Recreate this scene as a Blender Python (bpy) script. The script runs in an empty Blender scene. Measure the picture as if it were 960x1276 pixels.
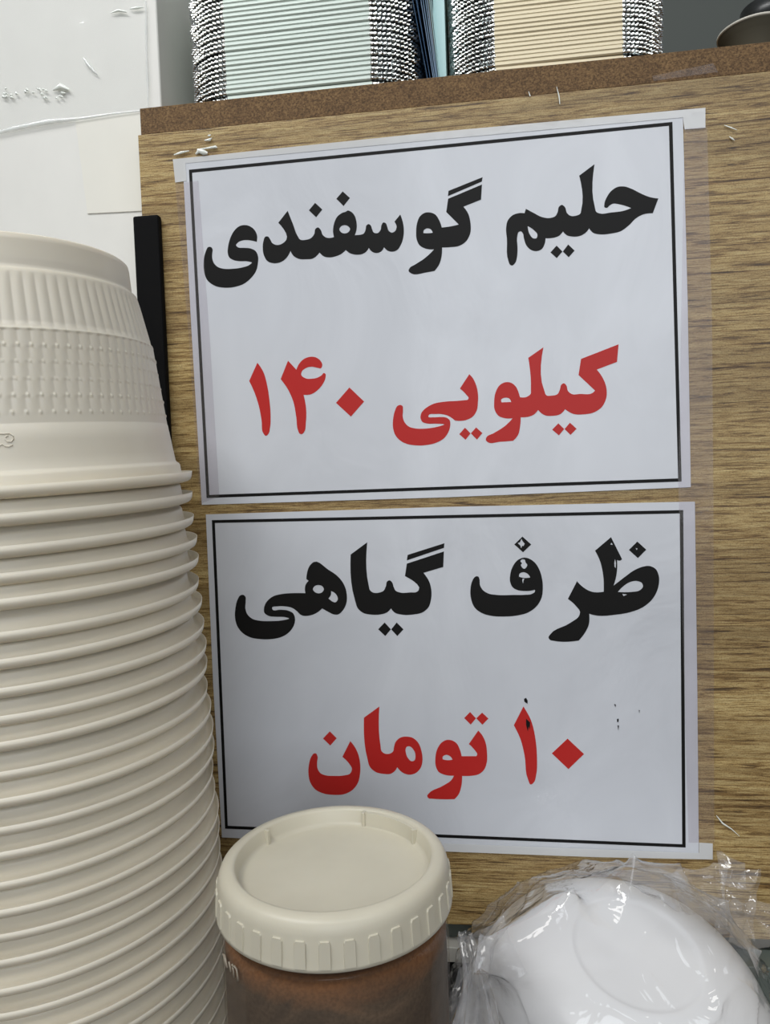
import bpy, bmesh, math, random
from mathutils import Vector, Matrix, noise
from mathutils.geometry import delaunay_2d_cdt
random.seed(7)
C = bpy.context.scene.collection
PI = math.pi

# ------------------------------------------------------------------ camera
W, H, F = 960, 1276, 921.0
CAM = Vector((0.03101, -0.44778, -0.09116))
YAW, PITCH, ROLL = 0.13565, -0.05194, -0.03396
fwd = Vector((-math.sin(YAW)*math.cos(PITCH), math.cos(YAW)*math.cos(PITCH), math.sin(PITCH)))
r0 = Vector((math.cos(YAW), math.sin(YAW), 0)); u0 = r0.cross(fwd)
rgt = r0*math.cos(ROLL) + u0*math.sin(ROLL)
up = -r0*math.sin(ROLL) + u0*math.cos(ROLL)
cam = bpy.data.cameras.new('camera'); camo = bpy.data.objects.new('camera', cam); C.objects.link(camo)
M = Matrix((rgt, up, -fwd)).transposed().to_4x4(); M.translation = CAM
camo.matrix_world = M
cam.sensor_fit = 'HORIZONTAL'; cam.sensor_width = 36; cam.lens = F*36/W
cam.clip_start = 0.01; cam.clip_end = 50
bpy.context.scene.camera = camo

def ray(x, y): return fwd + rgt*((x-W/2)/F) + up*((H/2-y)/F)
def P(x, y, Y=0.0):
    v = ray(x, y); return CAM + v*((Y-CAM.y)/v.y)
def PZ(x, y, z):
    v = ray(x, y); return CAM + v*((z-CAM.z)/v.z)

# ------------------------------------------------------------------ world, lights, exposure
sc = bpy.context.scene
sc.view_settings.view_transform = 'Standard'; sc.view_settings.look = 'None'
sc.view_settings.gamma = 1; sc.view_settings.exposure = 0.0
wd = bpy.data.worlds.new('world'); sc.world = wd; wd.use_nodes = True
wn = wd.node_tree; bg = wn.nodes['Background']
bg.inputs[0].default_value = (0.80, 0.86, 1.0, 1); bg.inputs[1].default_value = 0.26

_tc = wn.nodes.new('ShaderNodeTexCoord'); _sp = wn.nodes.new('ShaderNodeSeparateXYZ'); _rp = wn.nodes.new('ShaderNodeValToRGB')
wn.links.new(_tc.outputs['Generated'], _sp.inputs[0]); wn.links.new(_sp.outputs['Z'], _rp.inputs[0]); wn.links.new(_rp.outputs[0], bg.inputs[0])
_rp.color_ramp.elements[0].position = 0.0; _rp.color_ramp.elements[0].color = (.30, .27, .23, 1)     # darker room below eye level
_rp.color_ramp.elements[1].position = .30; _rp.color_ramp.elements[1].color = (.95, 1.0, 1.1, 1)

def area(name, loc, target, sx, sy, energy, col):
    l = bpy.data.lights.new(name, 'AREA'); l.shape = 'RECTANGLE'; l.size = sx; l.size_y = sy
    l.energy = energy; l.color = col
    o = bpy.data.objects.new(name, l); C.objects.link(o); o.location = loc
    o.rotation_euler = (Vector(target)-Vector(loc)).to_track_quat('-Z', 'Y').to_euler()
    return o
area('ceiling_lamp', (0.55, -1.25, 1.55), (0.0, 0, -0.1), 1.3, 0.35, 9, (1.0, 0.98, 0.94))
area('ceiling_lamp', (-0.75, -0.95, 1.45), (0.0, 0, -0.1), 1.2, 0.30, 19.5, (0.97, 0.98, 0.98))
area('front_fill_light', (0.5, -2.6, 0.5), (0, 0, -0.1), 1.6, 1.6, 21, (0.90, 0.95, 1.0))  # unseen soft fill from the front, raised to brighten the bowls

# ------------------------------------------------------------------ helpers
def lin(c):
    return tuple(((v/255)/12.92 if v/255 <= 0.04045 else ((v/255+0.055)/1.055)**2.4) for v in c)+(1,)
def mat(name, col, rough=0.5, metal=0.0, **kw):
    m = bpy.data.materials.new(name); m.use_nodes = True
    b = m.node_tree.nodes['Principled BSDF']
    b.inputs['Base Color'].default_value = lin(col); b.inputs['Roughness'].default_value = rough
    b.inputs['Metallic'].default_value = metal
    for k, v in kw.items(): b.inputs[k.replace('_', ' ')].default_value = v
    return m
class NT:
    def __init__(s, m): s.t = m.node_tree; s.b = s.t.nodes.get('Principled BSDF')
    def n(s, ty, **kw):
        x = s.t.nodes.new(ty)
        for k, v in kw.items(): setattr(x, k, v)
        return x
    def l(s, a, b): s.t.links.new(a, b)
    def noise(s, scale3, detail=3, rough=.55, off=(0, 0, 0), scale=1.0, dist=0.0):
        tc = s.n('ShaderNodeTexCoord'); mp = s.n('ShaderNodeMapping'); ns = s.n('ShaderNodeTexNoise')
        mp.inputs['Scale'].default_value = scale3; mp.inputs['Location'].default_value = off
        ns.inputs['Scale'].default_value = scale; ns.inputs['Detail'].default_value = detail
        ns.inputs['Roughness'].default_value = rough; ns.inputs['Distortion'].default_value = dist
        s.l(tc.outputs['Object'], mp.inputs[0]); s.l(mp.outputs[0], ns.inputs['Vector']); return ns.outputs['Fac']
    def ramp(s, fac, stops):
        r = s.n('ShaderNodeValToRGB'); s.l(fac, r.inputs[0]); e = r.color_ramp.elements
        while len(e) < len(stops): e.new(0.5)
        for el, (p, c) in zip(e, stops): el.position = p; el.color = c if len(c) == 4 else lin(c)
        return r.outputs['Color']
    def mix(s, fac, a, b, mode='MIX'):
        m = s.n('ShaderNodeMix', data_type='RGBA', blend_type=mode)
        for k, v in ((0, fac), (6, a), (7, b)):
            if hasattr(v, 'links'): s.l(v, m.inputs[k])
            else: m.inputs[k].default_value = v
        return m.outputs[2]
    def bump(s, h, strength=.2, dist=.001):
        b = s.n('ShaderNodeBump'); b.inputs['Strength'].default_value = strength; b.inputs['Distance'].default_value = dist
        s.l(h, b.inputs['Height']); s.l(b.outputs[0], s.b.inputs['Normal'])
g1 = lambda v: (v, v, v, 1)

def mk(name, verts, faces, m, parent=None, smooth=False):
    me = bpy.data.meshes.new(name); me.from_pydata([tuple(v) for v in verts], [], faces); me.update()
    if m: me.materials.append(m)
    if smooth:
        for p in me.polygons: p.use_smooth = True
    o = bpy.data.objects.new(name, me); C.objects.link(o)
    if parent: o.parent = parent
    return o
def fixn(o):
    bm = bmesh.new(); bm.from_mesh(o.data); bmesh.ops.recalc_face_normals(bm, faces=bm.faces); bm.to_mesh(o.data); bm.free(); return o
def tag(o, label=None, cat=None, group=None, kind=None):
    if label: o['label'] = label
    if cat: o['category'] = cat
    if group: o['group'] = group
    if kind: o['kind'] = kind
    return o
def empty(name, loc, label, cat, group=None):
    o = bpy.data.objects.new(name, None); C.objects.link(o); o.location = loc; o.empty_display_size = .02
    return tag(o, label, cat, group)
def nth(k):
    w = ('first', 'second', 'third', 'fourth', 'fifth', 'sixth', 'seventh', 'eighth', 'ninth', 'tenth')
    return w[k-1] if k <= 10 else '%d%s' % (k, {1: 'st', 2: 'nd', 3: 'rd'}.get(k % 10, 'th') if k not in (11, 12, 13) else 'th')
def copy_tree(o, parent=None):
    c = o.copy(); C.objects.link(c)
    if parent: c.parent = parent
    for ch in list(o.children): copy_tree(ch, c)
    return c
def box(name, x0, x1, y0, y1, z0, z1, m, parent=None, bevel=0.0):
    bm = bmesh.new(); bmesh.ops.create_cube(bm, size=1)
    for v in bm.verts: v.co = Vector(((x0+x1)/2+v.co.x*(x1-x0), (y0+y1)/2+v.co.y*(y1-y0), (z0+z1)/2+v.co.z*(z1-z0)))
    if bevel: bmesh.ops.bevel(bm, geom=bm.edges[:], offset=bevel, segments=3, profile=.6, affect='EDGES')
    me = bpy.data.meshes.new(name); bm.to_mesh(me); bm.free(); me.materials.append(m)
    o = bpy.data.objects.new(name, me); C.objects.link(o)
    if parent: o.parent = parent
    return o
def lathe(name, prof, m, parent=None, n=96, fn=None, smooth=True):
    vs = []; fs = []
    for j, (r, z) in enumerate(prof):
        for i in range(n):
            a = 2*PI*i/n; rr = r + (fn(a, r, z, j) if fn else 0)
            vs.append((rr*math.cos(a), rr*math.sin(a), z))
    for j in range(len(prof)-1):
        for i in range(n):
            k = (i+1) % n; fs.append((j*n+i, j*n+k, (j+1)*n+k, (j+1)*n+i))
    return mk(name, vs, fs, m, parent, smooth)
def catmull(pts, seg=5):
    """pts: list of (x,y,corner). closed smooth outline, sharp at the corners"""
    n = len(pts); out = []
    for i in range(n):
        p0, p1, p2, p3 = pts[i-1], pts[i], pts[(i+1) % n], pts[(i+2) % n]
        a = p1 if p1[2] else p0; b = p2 if p2[2] else p3
        L = math.hypot(p2[0]-p1[0], p2[1]-p1[1])
        def tan(q0, q1, q2):   # centripetal-like tangent
            d1 = math.hypot(q1[0]-q0[0], q1[1]-q0[1]) or 1e-6; d2 = math.hypot(q2[0]-q1[0], q2[1]-q1[1]) or 1e-6
            tx = (q1[0]-q0[0])/d1*d2 + (q2[0]-q1[0])/d2*d1; ty = (q1[1]-q0[1])/d1*d2 + (q2[1]-q1[1])/d2*d1
            return tx/(d1+d2), ty/(d1+d2)
        t1 = tan(p0, p1, p2) if not p1[2] else ((p2[0]-p1[0])/(L or 1), (p2[1]-p1[1])/(L or 1))
        t2 = tan(p1, p2, p3) if not p2[2] else ((p2[0]-p1[0])/(L or 1), (p2[1]-p1[1])/(L or 1))
        out.append((p1[0], p1[1]))
        if p1[2] and p2[2]: continue
        if p1[2]:
            t1 = (2*t1[0]-t2[0]*.8, 2*t1[1]-t2[1]*.8); q = math.hypot(*t1) or 1; t1 = (t1[0]/q, t1[1]/q)
        if p2[2]:
            t2 = (2*t2[0]-t1[0]*.8, 2*t2[1]-t1[1]*.8); q = math.hypot(*t2) or 1; t2 = (t2[0]/q, t2[1]/q)
        for s in range(1, seg):
            t = s/seg; h1 = 2*t**3-3*t**2+1; h2 = t**3-2*t**2+t; h3 = -2*t**3+3*t**2; h4 = t**3-t**2
            out.append((h1*p1[0]+h2*L*t1[0]+h3*p2[0]+h4*L*t2[0], h1*p1[1]+h2*L*t1[1]+h3*p2[1]+h4*L*t2[1]))
    return out
def fill(contours):
    vs = []; fs = []
    for c in contours:
        fs.append(list(range(len(vs), len(vs)+len(c)))); vs += [Vector((x, z)) for x, z in c]
    r = delaunay_2d_cdt(vs, [], fs, 2, 1e-7)
    return r[0], r[2]

# ------------------------------------------------------------------ materials
def wood_mat():
    m = mat('oak_laminate', (160, 135, 95), .42); t = NT(m)
    broad = t.noise((2.2, 1, 55), 4, .6, dist=.5)
    mid = t.noise((24, 1, 540), 6, .74, (3, 0, 1), dist=.9)
    long = t.noise((9, 1, 380), 4, .72, (8, 0, 5), dist=.5)
    fine = t.noise((110, 1, 1500), 4, .75, (1, 0, 7), dist=.5)
    grit = t.noise((1100, 1, 1700), 2, .6)
    c = t.ramp(broad, [(.32, (160, 139, 97)), (.5, (190, 168, 120)), (.66, (214, 193, 141))])
    s = t.ramp(mid, [(.35, (84, 66, 48)), (.42, (166, 144, 112)), (.48, (236, 226, 206)), (.60, (255, 255, 250))])
    c = t.mix(.9, c, s, 'MULTIPLY')
    s4 = t.ramp(long, [(.30, (84, 66, 50)), (.37, (190, 170, 145)), (.43, (255, 255, 255))])
    c = t.mix(.9, c, s4, 'MULTIPLY')
    s2 = t.ramp(fine, [(.30, (96, 78, 60)), (.44, (215, 203, 184)), (.55, (255, 255, 255))])
    c = t.mix(.75, c, s2, 'MULTIPLY')
    s3 = t.ramp(grit, [(.30, (140, 130, 116)), (.52, (255, 255, 255))])
    c = t.mix(.6, c, s3, 'MULTIPLY')
    t.l(c, t.b.inputs['Base Color']); t.bump(mid, .3, .0005)
    return m
def mdf_mat():
    m = mat('raw_mdf_edge', (110, 84, 54), .85); t = NT(m)
    a = t.noise((900, 900, 1100), 3, .7); b = t.noise((60, 60, 90), 3)
    c = t.ramp(a, [(.32, (74, 56, 36)), (.5, (116, 90, 60)), (.68, (150, 121, 82))])
    c = t.mix(.5, c, t.ramp(b, [(.3, (190, 180, 175)), (.7, (255, 250, 240))]), 'MULTIPLY')
    t.l(c, t.b.inputs['Base Color']); t.bump(a, .5, .0006); return m
def paper_mat():
    m = mat('white_paper', (214, 219, 234), .32, Coat_Weight=.35, Coat_Roughness=.12); t = NT(m)
    n_ = t.noise((14, 1, 9), 4, .55, dist=1.2)
    t.l(t.ramp(n_, [(.3, (203, 206, 212)), (.7, (214, 217, 223))]), t.b.inputs['Base Color'])
    t.bump(n_, .35, .003); return m
def shell_mat(name, col, rough, sss=.0, var=8):
    m = mat(name, col, rough); t = NT(m)
    n_ = t.noise((40, 40, 25), 3)
    t.l(t.ramp(n_, [(.3, tuple(max(0, v-var) for v in col)), (.7, col)]), t.b.inputs['Base Color'])
    if sss:
        t.b.inputs['Subsurface Weight'].default_value = sss; t.b.inputs['Subsurface Radius'].default_value = (.004, .003, .002)
        t.b.inputs['Subsurface Scale'].default_value = 1
    return m
def film_mat(name, tint=(1, 1, 1, 1), rough=.08, ior=1.5, base=.03, gain=1.6, haze=.04, bump=0, hazecol=(.9, .9, .92, 1), bscale=(60, 60, 60)):
    m = bpy.data.materials.new(name); m.use_nodes = True; t = NT(m); t.t.nodes.remove(t.b)
    out = t.t.nodes['Material Output']
    tr = t.n('ShaderNodeBsdfTransparent'); tr.inputs[0].default_value = tint
    gl = t.n('ShaderNodeBsdfGlossy'); gl.inputs['Roughness'].default_value = rough
    df = t.n('ShaderNodeBsdfDiffuse'); df.inputs[0].default_value = hazecol
    fr = t.n('ShaderNodeLayerWeight'); fr.inputs[0].default_value = .5
    pw = t.n('ShaderNodeMath', operation='POWER'); t.l(fr.outputs['Facing'], pw.inputs[0]); pw.inputs[1].default_value = 3.5
    ma = t.n('ShaderNodeMath', operation='MULTIPLY_ADD', use_clamp=True); ma.inputs[1].default_value = gain*.55; ma.inputs[2].default_value = base+.035
    m1 = t.n('ShaderNodeMixShader'); m1.inputs[0].default_value = haze
    m2 = t.n('ShaderNodeMixShader')
    t.l(tr.outputs[0], m1.inputs[1]); t.l(df.outputs[0], m1.inputs[2]); t.l(pw.outputs[0], ma.inputs[0])
    t.l(ma.outputs[0], m2.inputs[0]); t.l(m1.outputs[0], m2.inputs[1]); t.l(gl.outputs[0], m2.inputs[2])
    if bump:
        h = t.noise(bscale, 3, .5, dist=.8); b = t.n('ShaderNodeBump'); b.inputs['Strength'].default_value = bump; b.inputs['Distance'].default_value = .004
        t.l(h, b.inputs['Height']); t.l(b.outputs[0], gl.inputs['Normal']); t.l(b.outputs[0], fr.inputs['Normal'])
    t.l(m2.outputs[0], out.inputs['Surface']); return m

WOOD = wood_mat(); MDF = mdf_mat(); PAPER = paper_mat()
INK = mat('black_ink', (16, 15, 14), .5, Specular_IOR_Level=.2)
REDI = mat('red_ink', (188, 38, 34), .45, Specular_IOR_Level=.3)
CUP = shell_mat('starch_plastic', (227, 219, 201), .38, .12, 5)
LID = shell_mat('cream_lid_plastic', (206, 200, 181), .4, .1, 6)
FOAM = mat('white_bowl_plastic', (238, 238, 238), .3)
BLACK = mat('black_plastic', (5, 5, 6), .75, Specular_IOR_Level=.15)
WHITEWALL = shell_mat('white_painted_board', (236, 235, 229), .5, 0, 4)
DARKWALL = mat('dark_grey_wall', (66, 72, 68), .6)
GREEN = mat('grey_green_metal', (98, 106, 100), .4)
STONE = mat('white_stone_ledge', (188, 186, 178), .5)
VOID = mat('black_gap_shade', (10, 10, 12), .5)  # near-black colour for the shade in the gap
COUNTER = mat('brown_counter', (74, 58, 42), .5)
TAPE = film_mat('clear_tape', (.97, .96, .97, 1), .15, 1.45, -.025, .7, .035, .12, (.72, .69, .66, 1))
WTAPE = film_mat('whitish_tape', (.9, .9, .9, 1), .15, 1.45, .02, 1.2, .62, .1, (.88, .89, .89, 1))
BAG = film_mat('clear_bag_film', (.985, .985, .985, 1), .06, 1.45, .035, 1.9, .05, .55, (.9, .9, .92, 1), (45, 45, 45))
WRAP = film_mat('clear_wall_wrap', (1, 1, 1, 1), .12, 1.4, .0, 1.0, .06, .25, (.85, .92, .9, 1), (18, 18, 18))

# ------------------------------------------------------------------ setting
ZT = -0.452      # counter top
PL, PR = -0.1773, 0.62
wb = tag(box('wall_back', -0.9, 1.3, 0.34, 0.37, -0.7, 1.3, DARKWALL), kind='structure')
wl = tag(box('wall_left', -1.2, -0.1697, 0.020, 0.34, -0.7, 1.0, WHITEWALL, bevel=.0015), kind='structure')
cn = empty('counter', (0, 0, ZT), 'brown counter top carrying the cup stack, the jar and the bagged bowls', 'counter')
box('worktop', -0.9, 1.0, -0.75, 0.018, -0.03, 0, COUNTER, cn, .002)
box('base_cabinet', -0.88, 0.98, -0.72, 0.018, -0.26, -0.031, STONE, cn)
# rail behind, below the wood panel
rl = empty('backboard_rail', (0, 0.0, -.425), 'grey-green rail with a pale ledge under the wood panel', 'rail')
box('upper_panel', PL, PR, 0.012, 0.0175, 0.036, 0.075, GREEN, rl)
box('pale_ledge', PL, PR, 0.002, 0.0175, 0.0255, 0.0352, STONE, rl, .0006)
box('gap_shade_panel', PL, PR, 0.010, 0.0175, -.0265, 0.025, VOID, rl)  # black panel stands in for the dark gap under the ledge
box('end_box', P(903, 1200, .02).x, P(1010, 1200, .02).x, -0.016, 0.001, -.0265, 0.045, GREEN, rl, .001)
# panel + shelf board
wp = tag(box('wood_panel', PL, PR, 0, 0.016, -0.3735, 0.1243, WOOD, bevel=.0004), 'upright oak-look laminate panel carrying both paper signs', 'panel')
sh = tag(box('shelf_board', -0.1755, PR, 0.0006, 0.30, 0.1246, 0.1405, MDF, bevel=.0003), 'brown raw chipboard shelf edge on top of the wood panel', 'shelf')
tag(box('black_strip', P(166.5, 300, -.006).x, P(198.5, 300, -.006).x, -0.006, -0.0006, -0.36, P(180, 268, -.006).z, BLACK, bevel=.0016), 'black upright plastic strip on the left edge of the wood panel', 'strip')

# ------------------------------------------------------------------ signs (lettering traced at its place on the sheets)
def outline(s, ox, oy, k):
    """'x,y' smooth points, 'x,y*' corners in a crop frame -> panel-plane coordinates"""
    pts = []
    for w in s.split():
        c = w.endswith('*'); w = w.rstrip('*'); x, y = w.split(',')
        q = P(ox+float(x)/k, oy+float(y)/k); pts.append((q.x, q.z, c))
    return catmull(pts)
def multi(*segs):
    pts = []
    for s, ox, oy, k in segs:
        for w in s.split():
            c = w.endswith('*'); w = w.rstrip('*'); x, y = w.split(',')
            q = P(ox+float(x)/k, oy+float(y)/k); pts.append((q.x, q.z, c))
    return catmull(pts)
def dots(s, ox, oy, k):
    return [outline(' '.join(w+'*' for w in d.split()), ox, oy, k) for d in s.split('|')]
def ink(name, contours, m, parent, Y=-0.00062):
    vs = []; fs = []
    for grp in contours:
        v, f = fill(grp); b = len(vs); vs += [(p.x, Y, p.y) for p in v]; fs += [tuple(i+b for i in q) for q in f]
    me_ = mk(name, vs, fs, m, parent)
    bm = bmesh.new(); bm.from_mesh(me_.data)
    bmesh.ops.recalc_face_normals(bm, faces=bm.faces)
    r = bmesh.ops.extrude_face_region(bm, geom=bm.faces[:])
    for v in r['geom']:
        if isinstance(v, bmesh.types.BMVert): v.co.y += 0.00012
    bmesh.ops.recalc_face_normals(bm, faces=bm.faces); bm.to_mesh(me_.data); bm.free()
    return me_
def sheet(name, px, Y, th, m, parent=None):
    q = [P(x, y) for x, y in px]; n = len(q)
    vs = [(p.x, Y, p.z) for p in q]+[(p.x, Y+th, p.z) for p in q]
    fs = [tuple(range(n))[::-1], tuple(range(n, 2*n))]+[(i, (i+1) % n, (i+1) % n+n, i+n) for i in range(n)]
    return fixn(mk(name, vs, fs, m, parent))
def ring(name, outer, wid, parent):
    q = [P(x, y) for x, y in outer]; n = 4; cx = sum(p.x for p in q)/4; cz = sum(p.z for p in q)/4
    vs = []
    for Y in (-.00062, -.00050):
        for s in (0, wid):
            for p in q: vs.append((p.x-math.copysign(s, p.x-cx), Y, p.z-math.copysign(s, p.z-cz)))
    fs = []
    for i in range(4):
        j = (i+1) % 4; fs += [(i, j, j+4, i+4), (i+8, i+12, j+12, j+8), (i, i+8, j+8, j), (i+4, j+4, j+12, i+12)]
    return fixn(mk(name, vs, fs, INK, parent))

s1 = tag(bpy.data.objects.new('price_sign', None), 'upper white paper sign with two lines of Persian lettering ending in 140', 'sign', 'paper price signs on the panel'); C.objects.link(s1)
sheet('paper_sheet', [(228, 200), (540, 170.5), (851, 142), (857, 375), (861, 607), (560, 619.5), (252, 629), (239, 410)], -.0005, .0004, PAPER, s1)
ring('black_border', [(236, 212), (838, 152.5), (849.5, 600), (258, 620.5)], .0019, s1)
A = (240, 220, 4.8); B = (420, 210, 4.8); D = (620, 190, 960/220)
ye = outline('100,422 78,460 69,520 72,570 90,620 130,652 190,666 250,662 310,642 350,610 380,570 393,520 393,475 380,448 350,432 310,428 275,425 262,412 275,395 305,383 345,383 386,392* 388,355 372,320 345,299 315,292 280,300 250,328 228,370 215,420 213,460 222,485 245,500 280,507 340,510 357,516 345,528 300,545 240,553 190,553 155,543 132,522 120,490 120,460 122,438 115,425', *A)
sfnd = multi(('571,207* 515,278* 563,380 530,407 500,410 478,398 465,375 452,360 437,362 427,385 422,430 430,475 450,507 490,520 530,513 560,492 588,446* 605,475 640,494 680,496 725,490 748,472 762,456* 785,478 820,485 860,478 895,462 918,441*', *A),
             ('80,508 120,517 160,510 180,495 192,476* 210,498 240,507 265,498 283,472* 300,490 330,499 360,490 385,455 400,400 400,350 392,310 380,277* 345,320* 358,350 350,375 330,385 312,375 302,350 292,328 278,325 268,340 262,370 245,388 222,385 210,360 202,340 190,334 178,342 172,370 160,392 140,398 108,400* 118,370 118,320 105,280 85,260 62,255', *B),
             ('925,208 895,220 865,245 848,285 842,320 848,364* 800,366 780,350 768,320 752,306 737,315 730,345 710,370 680,380 645,378 632,360 600,280', *A))
fh = outline('880,317 892,298 912,292 934,300 944,317 934,334 912,342 892,336', *A)
gu = outline('868,98* 863,188* 757,230* 785,270 800,330 798,390 775,435 730,465 680,472 630,474* 628,520 615,570 585,614* 540,622 445,628 430,615 435,598 470,575 530,535 582,485* 530,480 495,460 478,425 475,380 480,330 500,285 530,266 560,265 590,278 612,310 628,355* 680,348 730,337* 655,262* 666,183*', *B)
guh = outline('518,388* 520,372 540,360 562,365 574,386* 545,389', *B)
w1 = [[ye], [sfnd, fh], [gu, guh], [outline('872,54* 868,80* 665,167* 668,136*', *B)]] + [[d] for d in dots('735,159 778,199 741,245 698,204|900,91 943,130 905,178 862,135', *A)]
ink('lettering', w1, INK, s1)
hal = outline('528,66* 445,128* 456,315 450,335 430,345 395,345 378,330 368,300 350,287 335,297 328,325 315,348 285,358 240,352 200,332 155,308* 148,332* 115,332 80,345 55,375 48,410 52,470 60,590 70,612 80,616 95,605 107,570 110,530 110,450 115,435 128,430 138,440 145,470 160,510 185,532 210,538 240,528 257,500 262,468* 300,466 335,455 357,431* 375,450 410,459 450,455 480,438 499,414* 520,438 560,447 620,442 670,430 710,402 760,355 795,338 845,332* 875,252* 830,245 780,225 730,200 690,187 655,189 620,210 595,245 582,280 583,300 595,303 610,290 630,280 660,283 728,304* 690,318 620,328 555,333 538,325 530,300', *D)
hh = outline('165,402* 200,425 218,450 212,468 195,468 178,450', *D)
ink('lettering', [[hal, hh]]+[[d] for d in dots('322,508 354,540 323,576 289,545|385,502 420,535 388,571 356,540', *D)], INK, s1)
E_ = (290, 430, 4.8)
n1 = outline('150,106* 101,215* 135,290 160,370 175,450 187,530 200,543 213,535 226,490 229,430 222,330 208,240 185,160', *E_)
n4 = outline('333,94* 289,204* 335,270 365,340 382,430 393,510 403,530 415,533 428,522 440,460 441,380 426,298* 470,295 510,270 540,235 557,195 556,172 547,168 535,180 510,195 475,202 440,200 412,178 415,160 440,138 475,130 510,137 530,139 538,122 525,92 495,73 465,71 430,83 400,112 383,148*', *E_)
tagp = ink('lettering', [[n1], [n4]]+[[d] for d in dots('700,254 788,338 709,428 620,346', *E_)], REDI, s1); tagp['label'] = 'red numerals'
G = (470, 420, 960/170); K = (600, 410, 960/190)
yy = outline('650,262* 584,363* 630,408 645,430 638,443* 560,450 480,455 400,470 345,500 313,535 307,570 320,597 350,608 420,610 474,616 450,625 400,637 330,645 270,643 225,630 195,600 182,560 184,510 180,485 165,478 145,485 127,520 114,580 114,640 130,690 160,725 205,750 270,762 350,760 420,743 475,710 505,665 516,620 512,585 490,568 450,563 400,565 362,560 365,550 410,542 450,542 495,552 550,588* 590,590 640,580 680,555 703,515 711,460 710,390 695,330 675,290', *G)
kilu = outline('864,97* 854,208* 727,256* 765,310 788,375 785,440 760,490 710,525 640,538 580,535 548,520 528,505* 500,535 450,547 400,543 375,528 358,510* 330,540 295,553 248,556* 245,610 230,670 200,704* 120,710 40,712 29,700 32,683 80,655 150,610 198,562* 150,562 110,548 85,510 81,460 90,400 115,355 150,336 185,338 215,360 235,400 243,430* 290,426 310,410 312,380 296,182* 391,116* 397,390 410,418 440,420 480,410 495,380 505,350 520,342 535,355 545,390 570,410 620,409 700,403 716,388* 612,290* 628,189*', *K)
kh = outline('128,462* 125,445 150,433 175,437 189,460*', *K)
tagp = ink('lettering', [[yy], [kilu, kh]]+[[d] for d in dots('620,638 659,678 624,723 579,684|698,636 742,676 704,722 661,678', *G)+dots('485,594 522,630 489,670 446,634|558,590 600,628 562,667 524,630', *K)], REDI, s1); tagp['label'] = 'red lettering'

s2 = tag(bpy.data.objects.new('price_sign', None), 'lower white paper sign with two lines of Persian lettering ending in 10', 'sign', 'paper price signs on the panel'); C.objects.link(s2)
sheet('paper_sheet', [(257, 641), (560, 631.5), (866, 625), (869, 850), (871, 1067), (553, 1056), (277, 1043), (266, 850)], -.0005, .0004, PAPER, s2)
ring('black_border', [(264.5, 648), (851.5, 635.5), (854.5, 1055.5), (281, 1032)], .0019, s2)
Q = (280, 670, 6); R_ = (420, 660, 6); S_ = (570, 660, 6); T_ = (670, 660, 960/170)
he = outline('668,181 780,240 850,290 895,350 915,420 912,490 880,550 850,573 820,573 780,555 732,528* 700,555 660,575 570,575 545,550 510,525 450,512 400,512 357,523 360,535 420,537 480,545 515,565 529,605 520,655 485,705 430,740 350,757 270,757 190,742 130,705 95,655 80,590 83,530 100,460 120,430 140,426 158,440 160,475 158,530 175,575 210,605 270,620 350,622 430,617 484,602 460,594 380,590 330,583 300,560 297,525 315,480 360,440 430,420 500,414 607,414* 602,385 608,350 630,322* 613,308* 655,190', *Q)
heh = outline('662,384 675,362 703,353 732,362 744,384 732,406 706,415 678,406', *Q)
heh2 = outline('798,398* 825,412 843,435 848,460 835,480 778,453* 797,425', *Q)
gia = outline('228,94* 104,185* 135,520 160,590 200,622 250,633 330,632 375,618 406,588* 435,620 480,633 580,632 640,618 685,580 705,520 707,450 690,385 648,322* 796,278* 801,162* 524,253* 510,346* 612,452 600,463 550,468 470,468 440,455 425,425 412,390 395,378 378,385 368,420 350,455 315,470 270,468 248,450 240,420', *R_)
ink('lettering', [[he, heh, heh2], [gia], [outline('804,101* 802,135* 524,229* 530,188*', *R_)]]+[[d] for d in dots('358,693 405,744 363,794 310,743|448,693 499,744 453,794 407,744', *R_)], INK, s2)
fe = outline('500,208 455,225 415,275 396,340 396,390 415,430 450,450 500,457 550,455 580,448* 582,460 560,478 500,486 420,487 300,487 230,475 190,448 170,410 167,370 160,352 147,347 130,355 112,385 99,450 105,520 130,580 180,620 250,642 350,648 450,640 530,618 590,575 630,510 640,440 635,370 615,300 580,245 540,217', *S_)
feh = outline('462,350* 465,330 495,317 525,328 547,356* 500,360', *S_)
ink_hole1 = outline('482,222 505,224 512,245 524,262 517,280 502,292 484,280 476,262 484,250 472,235', *S_)  # irregular holes left in the ink of this letter and its dot
ink_hole2 = outline('480,68* 492,90* 505,104* 496,122* 486,120* 478,138* 472,118* 452,100* 470,92*', *S_)
ink_hole3 = outline('488,366* 503,365* 496,378* 492,404* 487,380*', *S_)
fedot = dots('488,51 553,110 492,168 427,110', *S_)[0]
za = outline('517,52* 405,147* 440,220 462,320 466,436* 380,435 330,410 278,362* 214,486* 270,535 299,580 295,600 230,655 90,735 78,757 90,775 110,780 290,779* 330,730 360,670 364,590* 385,597 560,596 650,580 740,545 810,485 850,400 852,320 830,275 790,255 740,260 680,285 610,335 535,393* 555,320 560,213* 580,217 595,207*', *T_)
zah = outline('565,437* 600,400 650,368 700,360 735,375 742,400 720,425 660,437', *T_)
worn4 = outline('545,205* 552,232* 550,268* 542,262* 540,232*', *T_)
worn5 = outline('520,90* 530,106* 512,104*', *T_)
worn6 = outline('596,450* 632,455* 606,466*', *T_)
worn7 = outline('690,128* 705,132* 697,143*', *T_)
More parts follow.
